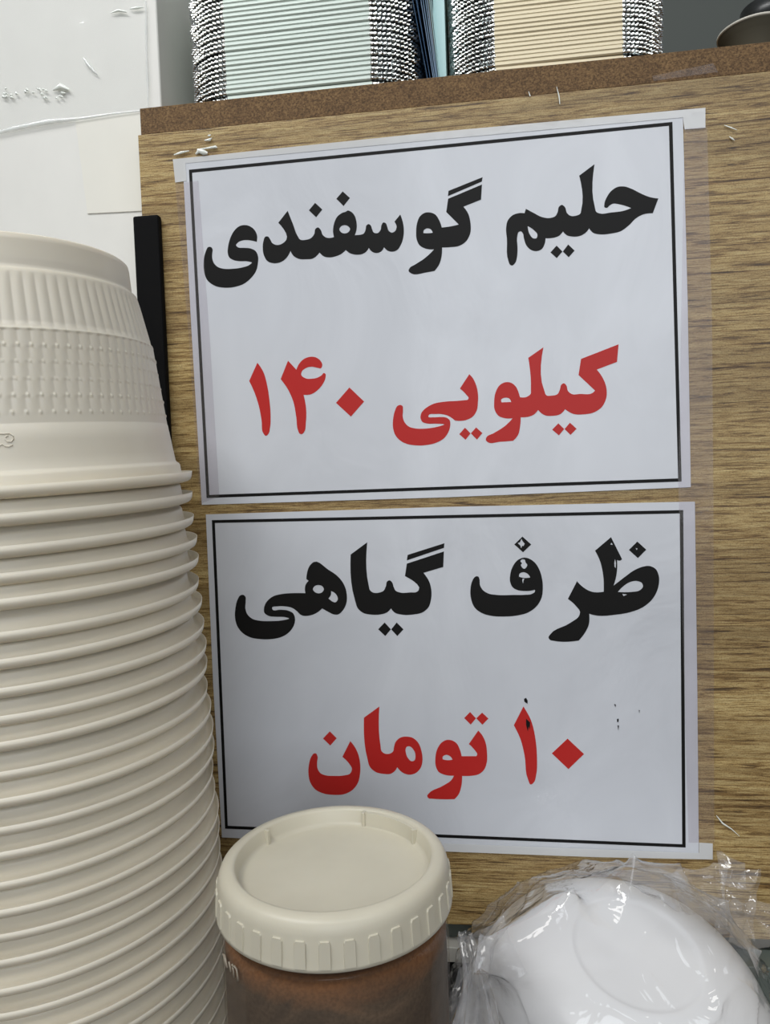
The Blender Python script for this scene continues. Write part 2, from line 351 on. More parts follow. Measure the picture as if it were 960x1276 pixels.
ink('lettering', [[fe, feh, ink_hole1, ink_hole3], [fedot, ink_hole2], [za, zah, worn4, worn5, worn6], [dots('702,83 765,140 706,199 643,142', *T_)[0], worn7]], INK, s2)
U = (370, 870, 6.4); V = (490, 870, 6.4)
nun = outline('428,340* 365,465* 420,520 441,560 425,600 380,613 300,617 230,612 190,595 168,560 164,510 167,460 155,438 140,438 120,460 100,520 95,600 110,670 150,725 210,755 300,768 380,762 450,725 490,670 506,600 507,520 490,440 460,380', *U)
ma_ = multi(('660,64* 537,153* 565,480 585,545 630,585 690,600 755,598 785,575 803,548*', *U), ('80,592 130,607 180,595 220,555 236,490 228,420 200,350 160,315 115,304 60,312 20,350', *V), ('776,390 770,420 750,437 700,438 678,420 670,380', *U))
mah = outline('110,385 135,382 165,410 180,460 170,495 150,500 120,475 103,430 102,400', *V)
to = outline('680,256* 605,363* 655,415 672,445 665,460* 548,460* 535,410 505,355 470,334 430,330 390,350 355,400 338,480 342,540 365,585 410,607 486,615* 470,645 400,695 285,757 273,775 285,795 310,798 490,802* 520,770 545,700 552,617* 620,616 680,605 725,570 748,510 750,430 738,350 710,290', *V)
toh = outline('397,485* 397,465 425,449 455,460 476,487* 440,492', *V)
tagp = ink('lettering', [[nun], [ma_, mah], [to, toh]]+[[d] for d in dots('265,262 320,317 269,375 211,319', *U)+dots('615,108 662,158 620,208 568,156|711,113 761,160 713,209 664,158', *V)], REDI, s2); tagp['label'] = 'red lettering'
X_ = (630, 860, 4.8)
one = outline('108,96* 51,208* 90,290 115,390 135,530 152,562 168,552 185,500 189,400 180,290 150,170', *X_)
tagp = ink('lettering', [[one]]+[[d] for d in dots('372,288 470,380 377,470 278,376', *X_)], REDI, s2); tagp['label'] = 'red numerals'
specks = dots('112,50 124,44 133,60 133,78 126,75 113,66|124,168 132,176 148,190 146,232 140,214 134,244 124,205|650,80 660,84 658,100|667,170 677,168 676,188 668,188|671,208 679,210 675,238|798,116 803,118 800,135', *X_)
for d in specks: ink('ink_speck', [[d]], INK, s2, -.00078)['label'] = 'small black speck'

# ------------------------------------------------------------------ tape
def tape(px, Y, m, label):
    o = sheet('adhesive_tape', px, Y, .00006, m); tag(o, label, 'tape'); return o
tape([(216, 199), (540, 165.5), (879, 135), (879, 160), (853, 162), (851, 147), (540, 175), (232, 204), (233, 226), (219, 228)], -.00072, WTAPE, 'whitish tape strip along the top edge of the upper sign')
tape([(853, 161), (881, 159), (887, 390), (889, 640), (890, 1049), (858, 1049), (845, 600)], -.00088, TAPE, 'long clear tape strip down the right edges of both signs')
tape([(219, 229), (248, 226), (262, 420), (274, 618), (250, 628), (236, 420)], -.00085, TAPE, 'clear tape strip down the left edge of the upper sign')
tape([(553, 1050), (871, 1062), (871, 1049), (888, 1050), (888, 1070), (740, 1067), (553, 1060)], -.00094, WTAPE, 'whitish tape strip under the lower right of the lower sign')
tape([(813, 95), (889, 79), (895, 90), (815, 101)], -.0003, TAPE, 'clear tape scrap across the shelf edge at the upper right')
def curl(pts, r, label, Y=-.001):   # raised glossy tape crinkles
    vs = []; fs = []; n = 6
    for i, (x, y, w) in enumerate(pts):
        c = P(x, y, Y); q = P(*(pts[min(i+1, len(pts)-1)][:2]), Y)-P(*(pts[max(i-1, 0)][:2]), Y); q.normalize()
        s = q.cross(Vector((0, 1, 0)))
        for k in range(n):
            a = PI*k/(n-1); vs.append(c + s*math.cos(a)*r*w + Vector((0, -1, 0))*math.sin(a)*r*w*.8)
    for i in range(len(pts)-1):
        for k in range(n-1): fs.append((i*n+k, i*n+k+1, (i+1)*n+k+1, (i+1)*n+k))
    return vs, fs
CRK = mat('glint_white_film', (236, 240, 232), .15, Coat_Weight=1)  # white colour stands in for glints on clear film folds
def crinkles(lists, label, r=.0009):
    e = tag(bpy.data.objects.new('tape_wrinkle', None), label, 'tape'); C.objects.link(e)
    for pts in lists:
        v, f = curl(pts, r, ''); mk('fold', v, f, CRK, e, True)
crinkles([[(217, 193, .4), (226, 190, .9), (236, 188, .3)], [(244, 192, .5), (248, 188, 1.6), (254, 190, 1.8), (259, 191, .8)], [(246, 187, .8), (256, 185, .5), (269, 183, 1), (271, 184, .2)], [(255, 175, .3), (262, 174, 1), (264, 172, .3)], [(259, 169, .3), (261, 169, .8), (263, 168, .2)]], 'wrinkled tape bits with glints painted white above the upper left corner of the upper sign')
crinkles([[(893, 1016, .3), (901, 1026, .8), (912, 1033, .5), (922, 1042, .2)]], 'thin shiny tape sliver on the wood right of the lower sign', .0006)
crinkles([[(903, 156, .3), (911, 159, .7), (919, 162, .2)], [(909, 170, .2), (913, 173, .9), (916, 175, .2)]], 'two shiny tape slivers on the wood right of the upper sign', .0006)
crinkles([[(694, 108, .3), (697, 120, .8), (698, 130, .4)], [(659, 114, .3), (661, 120, .8)]], 'small shiny tape slivers on the wood above the upper sign', .0005)

# ------------------------------------------------------------------ plastic wrap and paper on the left wall
def wavy_sheet(name, px4, Y, m, parent, amp, nx=50, ny=40, sc_=30, seed=0, edge=None):
    a, b, c, d = [P(x, y, Y) for x, y in px4]; vs = []; fs = []
    for j in range(ny+1):
        for i in range(nx+1):
            u, v = i/nx, j/ny
            p = (a*(1-u)+b*u)*(1-v)+(d*(1-u)+c*u)*v
            q = p*sc_+Vector((seed, seed, 0))
            h = (1-abs(noise.noise(q)))**3*.6+noise.noise(q*2.3)*.4
            p = p+Vector((0, -amp*(.5+h), 0)); vs.append(p)
    for j in range(ny):
        for i in range(nx):
            k = j*(nx+1)+i; fs.append((k, k+1, k+nx+2, k+nx+1))
    return mk(name, vs, fs, m, parent, True)
wrap = tag(wavy_sheet('plastic_wrap', [(-80, -60), (181, -60), (184, 138), (-80, 176)], .0195, WRAP, None, .0016, 90, 80, 28), 'clear plastic film wrapped round the white wall corner at top left', 'plastic film')
WCR = film_mat('film_glint_fold', (1, 1, 1, 1), .1, 1.4, .10, 1.2, .45, .1, (.93, .97, .95, 1))  # whitish folds carry the film's highlights in their colour
fr_ = random.Random(3)
flist = [([(-30, 172, .8), (20, 160, 1.4), (60, 152, 1.6), (100, 148, .9), (140, 142, .7), (176, 138, .5)], .0011), ([(104, 72, .3), (109, 80, 1), (117, 89, .8), (122, 93, .3)], .0012), ([(182, 2, .5), (182.5, 40, .9), (183, 70, .6), (184, 100, .9), (184.5, 132, .5)], .0010),
         ([(138, 16, .3), (148, 13, 1), (158, 15, .4)], .0010), ([(162, 11, .3), (170, 10, .9), (179, 9, .3)], .0010), ([(66, 112, .3), (76, 108, 1.6), (86, 112, .6)], .0014)]
for i_ in range(24):  # small white folds stand in for dotted highlights on the film
    x_ = fr_.uniform(0, 78); y_ = 116+fr_.uniform(-6, 6)
    flist.append(([(x_, y_, .3), (x_+1.5, y_+fr_.uniform(-1, 1), 1.2), (x_+4, y_+fr_.uniform(-1, 2), .3)], fr_.uniform(.0005, .0010)))
for pts, r_ in flist:
    v, f = curl(pts, r_, '', .0185); mk('film_glint_fold', v, f, WCR if len(pts) > 3 else CRK, wrap, True)
tag(sheet('backing_sheet', [(94, 152), (179, 139), (180, 262), (109, 266)], .0, .0, WHITEWALL), 'pale rectangular sheet stuck on the white wall beside the panel', 'sheet')
bs = bpy.data.objects['backing_sheet']; 
q = [P(x, y, .0193) for x, y in [(94, 152), (190, 138), (190, 262), (109, 266)]]
bs.data.clear_geometry(); bs.data.from_pydata([tuple(p) for p in q]+[tuple(p+Vector((0, .0005, 0))) for p in q], [], [(0, 1, 2, 3), (7, 6, 5, 4), (0, 4, 5, 1), (1, 5, 6, 2), (2, 6, 7, 3), (3, 7, 4, 0)])
q = None
bs.data.materials.clear(); bs.data.materials.append(shell_mat('yellowed_sheet', (238, 236, 226), .5, 0, 3))

# ------------------------------------------------------------------ stack of inverted bowls/cups
def cup_profile(hi=True):
    # z = 0 at the rim plane, closed end on top
    p = [(.0001, .1065), (.050, .1065), (.0570, .1075), (.0592, .1080), (.0603, .1072), (.0606, .1050), (.0611, .0950), (.0613, .0938), (.0622, .0934), (.0632, .0926), (.0636, .0915)]
    p += [(.0638+.0045*i/8, .0905-.022*i/8) for i in range(9)]
    p += [(.0690, .0683), (.0692, .0676)]
    p += [(.0690+.0040*i/60, .0672-.038*i/60) for i in range(61)]
    p += [(.0732, .0290), (.0741, .0225), (.0750, .0160), (.0757, .0112), (.0762, .0104), (.0772, .0098), (.0777, .0088), (.0780, .0060), (.0783, .0032), (.0787, .0012), (.0797, .0005), (.0812, .0004), (.0824, .0010), (.0829, .0022), (.0831, .0042),
          (.0826, .0043), (.0824, .0028), (.0818, .0016), (.0806, .0010), (.0797, .0012)] if False else \
         [(.0732, .0290), (.0741, .0225), (.0750, .0160), (.0757, .0112), (.0762, .0104), (.0772, .0098), (.0777, .0088), (.0780, .0060), (.0783, .0040), (.0788, .0022), (.0800, .0017), (.0813, .0018), (.0821, .0025), (.0830, .0052), (.0834, .0053), (.0829, .0024), (.0822, .0011), (.0812, .0005), (.0795, .0),
          (.0780, .0004), (.0773, .0020), (.0768, .0060), (.0760, .0090), (.0748, .0100), (.0741, .0160), (.0725, .0290), (.0682, .0672), (.0629, .0905), (.0611, .0925), (.0609, .0972), (.0598, .0985), (.0592, .1040), (.0560, .1058), (.0001, .1058)]
    return p
def flutes(a, r, z, j):
    N = 88
    if .0690 < z < .0912:      # upper zone: long flutes
        e = min(1, (.0912-z)/.002, (z-.0690)/.0006)
        return .00052*(abs(math.cos(a*N/2))-.6)*max(e, 0)
    if .0335 < z < .0675:      # lower zone: five offset rows
        row = int((.0675-z)/.0068); f = ((.0675-z) % .0068)/.0068
        c_ = abs(math.cos((a+row*.016)*N/2)); return .00042*(c_-.66)*(1-.5*f)+(.0007*max(0, 1-c_*2.2) if f > .84 else 0)
    return 0
def oriented(name, loc, n, rz, label, cat, group=None):
    e = empty(name, loc, label, cat, group)
    q = Vector((0, 0, 1)).rotation_difference(n)
    e.rotation_mode = 'QUATERNION'; e.rotation_quaternion = q @ Matrix.Rotation(rz, 3, 'Z').to_quaternion(); return e
NAX = Vector((math.tan(math.radians(-.95)), math.tan(math.radians(-2.2)), 1)).normalized()
D_, AZ = .403, math.radians(-34.2)
AX = CAM + Vector((D_*math.sin(AZ), D_*math.cos(AZ), 0))
top = oriented('takeaway_bowl', AX+NAX*(-.0030), NAX, 0, 'topmost off-white takeaway bowl upside down on the tall stack, fluted sides fully in view', 'bowl', 'stack of off-white takeaway bowls')
body = lathe('bowl_body', cup_profile(), CUP, top, 1056, flutes)
# embossed mark on the plain band of the top bowl, letter S seen at the frame's left edge
def tube(name, pts, r, m, parent, n=8, closed=False):
    vs = []; fs = []; N = len(pts)
    for i, p in enumerate(pts):
        p = Vector(p); t = (Vector(pts[min(i+1, N-1)])-Vector(pts[max(i-1, 0)])).normalized()
        s = t.cross(Vector((0.13, .2, 1))).normalized(); w = s.cross(t)
        for k in range(n):
            a = 2*PI*k/n; vs.append(p+(s*math.cos(a)+w*math.sin(a))*r)
    for i in range(N-1):
        for k in range(n): fs.append((i*n+k, i*n+(k+1) % n, (i+1)*n+(k+1) % n, (i+1)*n+k))
    fs += [tuple(range(n))[::-1], tuple(range((N-1)*n, N*n))]
    return mk(name, vs, fs, m, parent, True)
def on_cup(px, py, off=0.0002):   # hit point of a pixel's ray with the top bowl's wall, in its local frame
    Minv = top.matrix_basis.inverted() if False else None
    q = top.rotation_quaternion.inverted(); o = q @ (CAM-top.location); d = q @ ray(px, py)
    t = .2
    for _ in range(60):
        p = o+d*t; rr = math.hypot(p.x, p.y); z = p.z
        R0 = .0732+(.0290-z)/.013*.0018
        t += (rr-R0-off)*.9
    return o+d*t
tube('embossed_letter', [on_cup(x, y) for x, y in [(-6, 540), (4, 540.5), (12, 540), (16.5, 543), (17, 547), (14, 550.5), (9, 550.5), (6.5, 547.5), (7, 544), (10, 543)]], .00022, CUP, top)
tube('embossed_letter', [on_cup(x, y) for x, y in [(-6, 556), (0, 555), (3, 553.5), (6, 556), (11, 556.5), (16, 554.5)]], .00024, CUP, top)
proto = oriented('takeaway_bowl', (0, 0, 0), NAX, .3, 'off-white takeaway bowl nested upside down in the tall left stack, only its rim showing', 'bowl', 'stack of off-white takeaway bowls')
lathe('bowl_body', cup_profile(), CUP, proto, 128)
PITCH_ = .01115; k = 1
while True:
    s = -.0030-k*PITCH_*(1.0 if k > 4 else 1.0)
    loc = AX+NAX*s
    if loc.z < ZT+.0022: break
    o = proto if k == 1 else copy_tree(proto)
    o['label'] = 'off-white takeaway bowl, %s from the top of the tall left stack, only its rim showing' % nth(k+1)
    j = .0009
    o.location = loc+Vector((random.uniform(-j, j), random.uniform(-j, j), random.uniform(-.0006, .0006)))
    nn = (NAX+Vector((random.uniform(-.006, .006), random.uniform(-.006, .006), 0))).normalized()
    o.rotation_quaternion = Vector((0, 0, 1)).rotation_difference(nn) @ Matrix.Rotation(random.uniform(0, 6), 3, 'Z').to_quaternion()
    k += 1

# ------------------------------------------------------------------ jar
jx, jy, jz = -.0385, -.1408, -.2550
jar = empty('spice_jar', (jx, jy, ZT), 'clear round jar of brown ground spice with a cream screw lid', 'jar')
hT = jz-ZT
lidp = [(.0001, -.0076), (.0385, -.0076), (.0408, -.0072), (.0414, -.0060), (.0422, -.0012), (.0428, -.0003), (.0440, .0), (.0468, -.0006), (.0484, -.0020), (.0493, -.0040), (.0498, -.0062), (.0503, -.0150), (.0507, -.0176), (.0509, -.0190), (.0502, -.0192), (.0494, -.0180), (.0486, -.0060), (.0380, -.0092), (.0001, -.0092)]
lid = lathe('screw_lid', [(r, z+hT) for r, z in lidp], LID, jar, 160)
for i in range(34):    # raised grip tabs round the skirt
    a0 = 2*PI*(i+.2)/34; wa = 2*PI/34*.26; vs = []
    n = 5
    z_t, z_b = hT-.0072, hT-.0176
    outl = [(-1, z_b), (-1, z_t-.0010), (-.75, z_t), (.75, z_t), (1, z_t-.0010), (1, z_b)]
    for dr in (-.0004, .00075):
        for s_, z in outl:
            rb = .0498+(.0503-.0498)*((hT-.0062)-z)/.0088
            a = a0+s_*wa*(1 if dr < 0 else .86); vs.append(((rb+dr)*math.cos(a), (rb+dr)*math.sin(a), z if dr < 0 else z-(.0003 if z > z_b else 0)))
    fs = [tuple(range(6, 12)), tuple(range(6))[::-1]]+[(q, (q+1) % 6, (q+1) % 6+6, q+6) for q in range(6)]
    fixn(mk('grip_tab', vs, fs, LID, lid))
for px, py in ((346, 1037), (501, 1036), (452, 1012)):   # small ribs on the recess wall
    w = PZ(px, py, jz); a = math.atan2(w.y-jy, w.x-jx)
    o = box('lid_rib', .0396, .0432, -.0008, .0008, hT-.0078, hT-.0006, LID, lid, .0003); o.rotation_euler = (0, 0, a)
# arc step between two ribs
w = PZ(452, 1012, jz); a1 = math.atan2(w.y-jy, w.x-jx); w = PZ(501, 1036, jz); a2 = math.atan2(w.y-jy, w.x-jx)
vs = []; fs = []
for i in range(17):
    a = a2+(a1-a2)*i/16
    for r, z in ((.0428, -.0008), (.0408, -.0010), (.0402, -.0076), (.0428, -.0076)): vs.append((r*math.cos(a), r*math.sin(a), z+hT))
for i in range(16):
    for k in range(4): fs.append((i*4+k, i*4+(k+1) % 4, (i+1)*4+(k+1) % 4, (i+1)*4+k))
fixn(mk('lid_step', vs, fs, LID, lid, False))
GLASS = film_mat('jar_plastic', (.95, .93, .90, 1), .08, 1.5, -.025, .25, .06, .05, (.36, .31, .27, 1), (25, 25, 12))
gp = [(.0455, hT-.0165), (.0462, hT-.0210), (.0464, hT-.0222), (.0482, hT-.0226), (.0487, hT-.0236), (.0482, hT-.0247), (.0476, hT-.0256), (.0484, hT-.0290), (.0490, hT-.0340), (.0492, .020), (.0488, .008), (.047, .002), (.042, .0004), (.0001, .0010)]
lathe('jar_wall', gp, GLASS, jar, 128)
lathe('threaded_neck', [(.0440, hT-.0150), (.0452, hT-.0150), (.0452, hT-.0222), (.0440, hT-.0222)], GLASS, jar, 96)
def spice_mat():
    m = mat('ground_spice', (90, 68, 48), .9); t = NT(m)
    a = t.noise((22, 22, 22), 5, .6, dist=1.0); b = t.noise((700, 700, 700), 2)
    c = t.ramp(a, [(.3, (58, 48, 38)), (.55, (80, 66, 52)), (.72, (106, 88, 70))])
    # dusty orange coat near the shoulder, where powder clings to the wall
    tc = t.n('ShaderNodeTexCoord'); sp = t.n('ShaderNodeSeparateXYZ'); t.l(tc.outputs['Object'], sp.inputs[0])
    ad = t.n('ShaderNodeMath', operation='MULTIPLY_ADD'); t.l(a, ad.inputs[0]); ad.inputs[1].default_value = .022; t.l(sp.outputs['Z'], ad.inputs[2])
    mr = t.n('ShaderNodeMapRange'); t.l(ad.outputs[0], mr.inputs[0]); mr.inputs[1].default_value = hT-.024; mr.inputs[2].default_value = hT-.014
    c = t.mix(mr.outputs[0], c, lin((132, 88, 50)))
    c = t.mix(.4, c, t.ramp(b, [(.35, (170, 160, 150)), (.6, (255, 255, 255))]), 'MULTIPLY')
    t.l(c, t.b.inputs['Base Color']); t.bump(b, .3, .0004); return m
lathe('ground_spice', [(.0001, hT-.0300), (.020, hT-.0295), (.040, hT-.0262), (.0452, hT-.0245), (.0470, hT-.0275), (.0478, hT-.0320), (.0480, hT-.05), (.0481, .02), (.0475, .006), (.0001, .003)], spice_mat(), jar, 96)['label'] = 'brown powder filling the jar'
EMB = mat('embossed_jar_plastic', (150, 140, 124), .2)
def on_jar(px, py, R=.0494):
    o = CAM-Vector((jx, jy, ZT)); d = ray(px, py); a = d.x*d.x+d.y*d.y; b = o.x*d.x+o.y*d.y; c = o.x*o.x+o.y*o.y-R*R
    t = (-b-math.sqrt(max(b*b-a*c, 0)))/a; return o+d*t
for st in ([(276.5, 1188), (279, 1190), (280.5, 1197), (281.5, 1204)], [(280, 1189), (282, 1199), (283.5, 1206)], [(285.5, 1198), (287, 1205), (288, 1211)], [(289.5, 1201), (291, 1209), (292, 1218)], [(290, 1204), (292.5, 1204), (295, 1208), (296, 1215), (297, 1222)]):
    tube('embossed_letter', [on_jar(x, y) for x, y in st], .0004, EMB, jar)

# ------------------------------------------------------------------ foil containers on the shelf
FOIL = mat('aluminium_foil', (205, 208, 206), .16, 1.0); ft = NT(FOIL); ft.bump(ft.noise((500, 500, 500), 2), .35, .0006)
FOILW = mat('mint_reflection_rim', (205, 216, 208), .5, .2)  # pale mint stands in for light reflected by the straight rims
FOILC = mat('cream_reflection_rim', (226, 214, 184), .5, .2)  # cream stands in for light reflected by the right stack's rims
def rrect(w, d, r, nc, pleat, rnd, side_n=10, seed=0):
    pts = []   # (x, y, nx, ny, corner?)
    for ci, (cx, cy, a0) in enumerate(((w/2-r, -d/2+r, -PI/2), (w/2-r, d/2-r, 0), (-w/2+r, d/2-r, PI/2), (-w/2+r, -d/2+r, PI))):
        for i in range(nc+1):
            a = a0+PI/2*i/nc; e = math.sin(PI*i/nc)**.3
            pts.append((cx+r*math.cos(a), cy+r*math.sin(a), math.cos(a), math.sin(a), e))
        nx_ = (((w/2-r, d/2-r, 0)), ((-w/2+r, d/2-r, PI/2)), ((-w/2+r, -d/2+r, PI)), ((w/2-r, -d/2+r, -PI/2)))[ci]
        x1, y1 = cx+r*math.cos(a0+PI/2), cy+r*math.sin(a0+PI/2)
        x2, y2 = nx_[0]+r*math.cos(nx_[2]), nx_[1]+r*math.sin(nx_[2])
        for i in range(1, side_n):
            t = i/side_n; pts.append((x1+(x2-x1)*t, y1+(y2-y1)*t, math.cos(a0+PI/2), math.sin(a0+PI/2), 0))
    return pts
def foil_mesh(w, d, r, seed, mrim):
    rnd = random.Random(seed); pts = rrect(w, d, r, 34, .0005, rnd)
    prof = [(-.0030, .0020), (-.0005, .0022), (.0, .0015), (.0001, .0005), (-.0005, 0), (-.0018, -.0001)]   # rolled rim
    vs = []; fs = []; n = len(pts)
    wob = [rnd.uniform(-.0004, .0004) for _ in range(n)]; zz = [rnd.uniform(-.00022, .00022) for _ in range(n)]
    for k, (o, z) in enumerate(prof):
        for i, (x, y, nx, ny, e) in enumerate(pts):
            pl = (.0006 if i % 2 else -.0006)*e + wob[i]*e
            vs.append((x+nx*(o+pl), y+ny*(o+pl), (z*1.22)*(1-e)+(z*.72+.0002)*e+zz[i]*e*(1 if k in (1, 2, 3) else .4)))
    for k in range(len(prof)-1):
        for i in range(n):
            j = (i+1) % n; fs.append((k*n+i, k*n+j, (k+1)*n+j, (k+1)*n+i))
    me = bpy.data.meshes.new('foil_rim'); me.from_pydata(vs, [], fs); me.materials.append(FOIL); me.materials.append(mrim)
    for p in me.polygons:
        i = p.vertices[0] % n
        if pts[i][4] < .3 and pts[(i+1) % n][4] < .3: p.material_index = 1
    # tray body, closed end up
    vs2 = []; fs2 = []
    bp = [(-.0026, .0014), (-.0032, .0040), (-.0062, .022), (-.0080, .0295), (-.0110, .0310)]
    for k, (o, z) in enumerate(bp):
        for i, (x, y, nx, ny, e) in enumerate(pts):
            pl = (.0003 if i % 2 else -.0003)*e; vs2.append((x+nx*(o+pl-.0035*e), y+ny*(o+pl), z))
    for k in range(len(bp)-1):
        for i in range(n):
            j = (i+1) % n; fs2.append((k*n+i, k*n+j, (k+1)*n+j, (k+1)*n+i))
    fs2.append(tuple(range((len(bp)-1)*n, len(bp)*n)))
    mb = bpy.data.meshes.new('foil_tray'); mb.from_pydata(vs2, [], fs2); mb.materials.append(FOIL)
    return me, mb
ZS = .1405
def foil_stack(x0, x1, y0, depth, pitch, count, mrim, label, group, rc, seed, blabel):
    w = x1-x0; vars_ = [foil_mesh(w, depth, rc, seed+i, mrim) for i in range(5)]
    for k in range(count):
        e = empty('foil_container', ((x0+x1)/2+random.uniform(-.0004, .0004), y0+depth/2+random.uniform(0, .0006), ZS+.0004+k*pitch+(0.0008 if k else 0)), blabel if k == 0 and blabel else label % nth(k+1), 'container', group)
        e.rotation_euler = (0 if k else -.006, 0 if k else .012 if blabel else 0, random.uniform(-.003, .003))
        me, mb = vars_[(k*3+1) % 5]
        for nm, d_ in (('foil_rim', me), ('foil_tray', mb)):
            o = bpy.data.objects.new(nm, d_); C.objects.link(o); o.parent = e
xa, xb = P(243, 100, .03).x, P(528, 80, .03).x
foil_stack(xa, xb, .003, .12, .00285, 34, FOILW, 'silver foil container, %s up from the shelf in the left stack', 'left stack of foil containers', .030, 10, None)
xc, xd = P(561, 60, .03).x, P(824, 50, .03).x
foil_stack(xc, xd, .003, .12, .00250, 34, FOILC, 'foil container with cream-lit rim, %s up from the shelf in the right stack', 'right stack of foil containers', .027, 30, 'lowest foil container of the right stack on the shelf, its pale rim bent down')
# blue translucent sleeves between the stacks
BLUE = [film_mat('blue_film_%s' % n_, c, .15, 1.45, -.02, .6, .75, .1, hz) for n_, c, hz in (('pale', (.8, .95, 1, 1), (.62, .9, .92, 1)), ('mid', (.75, .88, 1, 1), (.36, .52, .72, 1)), ('deep', (.5, .65, .85, 1), (.08, .15, .26, 1)))]
bl = empty('plastic_sleeves', ((xb+xc)/2, .05, ZS), 'bundle of translucent blue plastic sleeves standing between the foil stacks', 'packaging')
for i in range(9):
    x = -.0045+i*.0010; m_ = BLUE[2 if i < 3 else (1 if i < 7 else 0)]
    o = box('sleeve', x-.00015, x+.00015, -.044, .02, .0004, .16, m_, bl); o.rotation_euler = (0, -.16+.010*i, random.uniform(-.02, .02))
o = box('bright_gap_backing', -.0005, .0062, -.036, .03, .0004, .22, mat('bright_gap_cyan', (206, 240, 240), .5), bl)  # added card, its pale cyan stands in for the bright background behind
# paper plates + dark lid at the right
KR = mat('kraft_plate', (88, 84, 70), .7); KE = mat('lit_plate_edge', (200, 196, 184), .6)  # pale edge colour paints the light caught by the near rim
def circ3(a, b, c):
    D = 2*(a.x*(b.y-c.y)+b.x*(c.y-a.y)+c.x*(a.y-b.y)); q = [p.x*p.x+p.y*p.y for p in (a, b, c)]
    ux = (q[0]*(b.y-c.y)+q[1]*(c.y-a.y)+q[2]*(a.y-b.y))/D; uy = (q[0]*(c.x-b.x)+q[1]*(a.x-c.x)+q[2]*(b.x-a.x))/D
    return ux, uy, math.hypot(a.x-ux, a.y-uy)
zr = P(960, 17, .004).z
ux, uy, R0 = circ3(PZ(895, 50, zr), PZ(922, 27, zr), PZ(960, 17, zr))
R0 = min(R0, .075); hb = zr-ZS
for i in range(3):
    e = empty('paper_plate', (ux+.0015*i, uy+.002*i, ZS+.0002+.0016*i), ('lowest', 'middle', 'uppermost')[i]+' of the brown paper plates lying on the shelf at the right', 'plate', 'paper plates on the shelf')
    R1 = R0-.0016*i; t_ = .0007
    hh_ = hb-.0018*i
    lathe('plate_body', [(.0001, 0), (R1*.55, 0), (R1*.66, hh_*.25), (R1*.86, hh_*.8), (R1*.97, hh_*.93), (R1, hh_), (R1-.0006, hh_+t_), (R1*.95, hh_*.93+t_), (R1*.85, hh_*.8+t_), (R1*.64, hh_*.25+t_), (R1*.54, t_), (.0001, t_)], KR, e, 96)
    if i == 0: lathe('plate_lit_rim', [(R1-.0004, hh_-.0004), (R1+.0004, hh_-.0002), (R1+.0004, hh_+.0009), (R1-.0006, hh_+.0009)], KE, e, 96)['label'] = 'near rim of the plate, its light painted pale'
dl = empty('dark_lid', (ux+.012, uy+.004, ZS+hb*.95+.0022), 'dark round lid above the paper plates at the top right corner', 'lid')
lathe('lid_body', [(.0001, .0), (R0*.72, .0), (R0*.86, .004), (R0*.9, .014), (R0*.88, .014), (R0*.84, .006), (R0*.70, .002), (.0001, .002)], mat('dark_lid_plastic', (34, 36, 36), .35), dl, 96)

# ------------------------------------------------------------------ bowls in a clear bag
bc = PZ(795, 1182, -.345)
bn = Vector((.13, -.30, 1)).normalized()
def dome(r, k=0.0): return .0625*math.sqrt(max(0, 1-(r/.0835)**2.3))-k
bp_ = [(.0001, .0572), (.0300, .0572), (.0318, .0573), (.0328, .0578), (.0340, .0581), (.0352, .0578)]+[(r, dome(r)) for r in (.037, .040, .044, .048, .052, .056, .060, .064, .068, .072, .076, .079, .0815)]+[(.0828, .0052), (.0838, .0028), (.0850, .0012), (.0868, .0006), (.0868, .0), (.0845, .0), (.0820, .0012)]
bp_ += [(r, dome(r, .0012)-.0006) for r in (.0795, .076, .070, .062, .054, .044, .036)]+[(.0001, .0560)]
# smooth the profile through extra rings
base = bc-bn*.060
NB = 3
for i in range(NB):
    nm = ('topmost', 'middle', 'bottom')[i]
    e = oriented('white_bowl', base-bn*(.0075*i), bn, 0, nm+' glossy white bowl of the upside-down pile inside the clear bag', 'bowl', 'white bowls in the clear bag')
    lathe('bowl_body', bp_, FOAM, e, 128)
def tang(a):
    q = Vector((0, 0, 1)).rotation_difference(bn); return q
bag = empty('plastic_bag', base, 'crumpled clear plastic bag wrapped over the white bowls at lower right', 'bag')
bq = Vector((0, 0, 1)).rotation_difference(bn)
fp = [(.0, .0590), (.012, .0590), (.024, .0592), (.034, .0594), (.041, .0580), (.050, .0540), (.060, .0475), (.070, .0380), (.0785, .026), (.087, .008), (.089, -.006), (.090, -.022), (.091, -.036)]
def fprof(t):
    t *= len(fp)-1; i = min(int(t), len(fp)-2); f = t-i
    return fp[i][0]*(1-f)+fp[i+1][0]*f, fp[i][1]*(1-f)+fp[i+1][1]*f
pulls = [(785, 1073, -.065, .030), (842, 1082, -.05, .022), (905, 1125, -.06, .022), (622, 1136, -.095, .028), (720, 1099, -.085, .02), (950, 1185, -.07, .02), (590, 1215, -.12, .025)]
vs = []; fs = []; NA, NR = 300, 110
for j in range(NR+1):
    t = j/NR; r, z = fprof(t)
    for i in range(NA):
        a = 2*PI*i/NA
        p = Vector((r*math.cos(a), r*math.sin(a), z)); out = Vector((math.cos(a)*min(1, r/.06), math.sin(a)*min(1, r/.06), .9-.5*t)).normalized()
        q = p*26
        rd = (1-abs(noise.noise(q+Vector((5, 1, 2)))))**6*.9+(1-abs(noise.noise(q*2.1)))**8*.5
        h = .0006+(.0022+.0050*t)*rd+.0010*t*noise.noise(q*5)
        p = p+out*max(h, .0004)
        w = bq @ p+base
        vs.append(w)
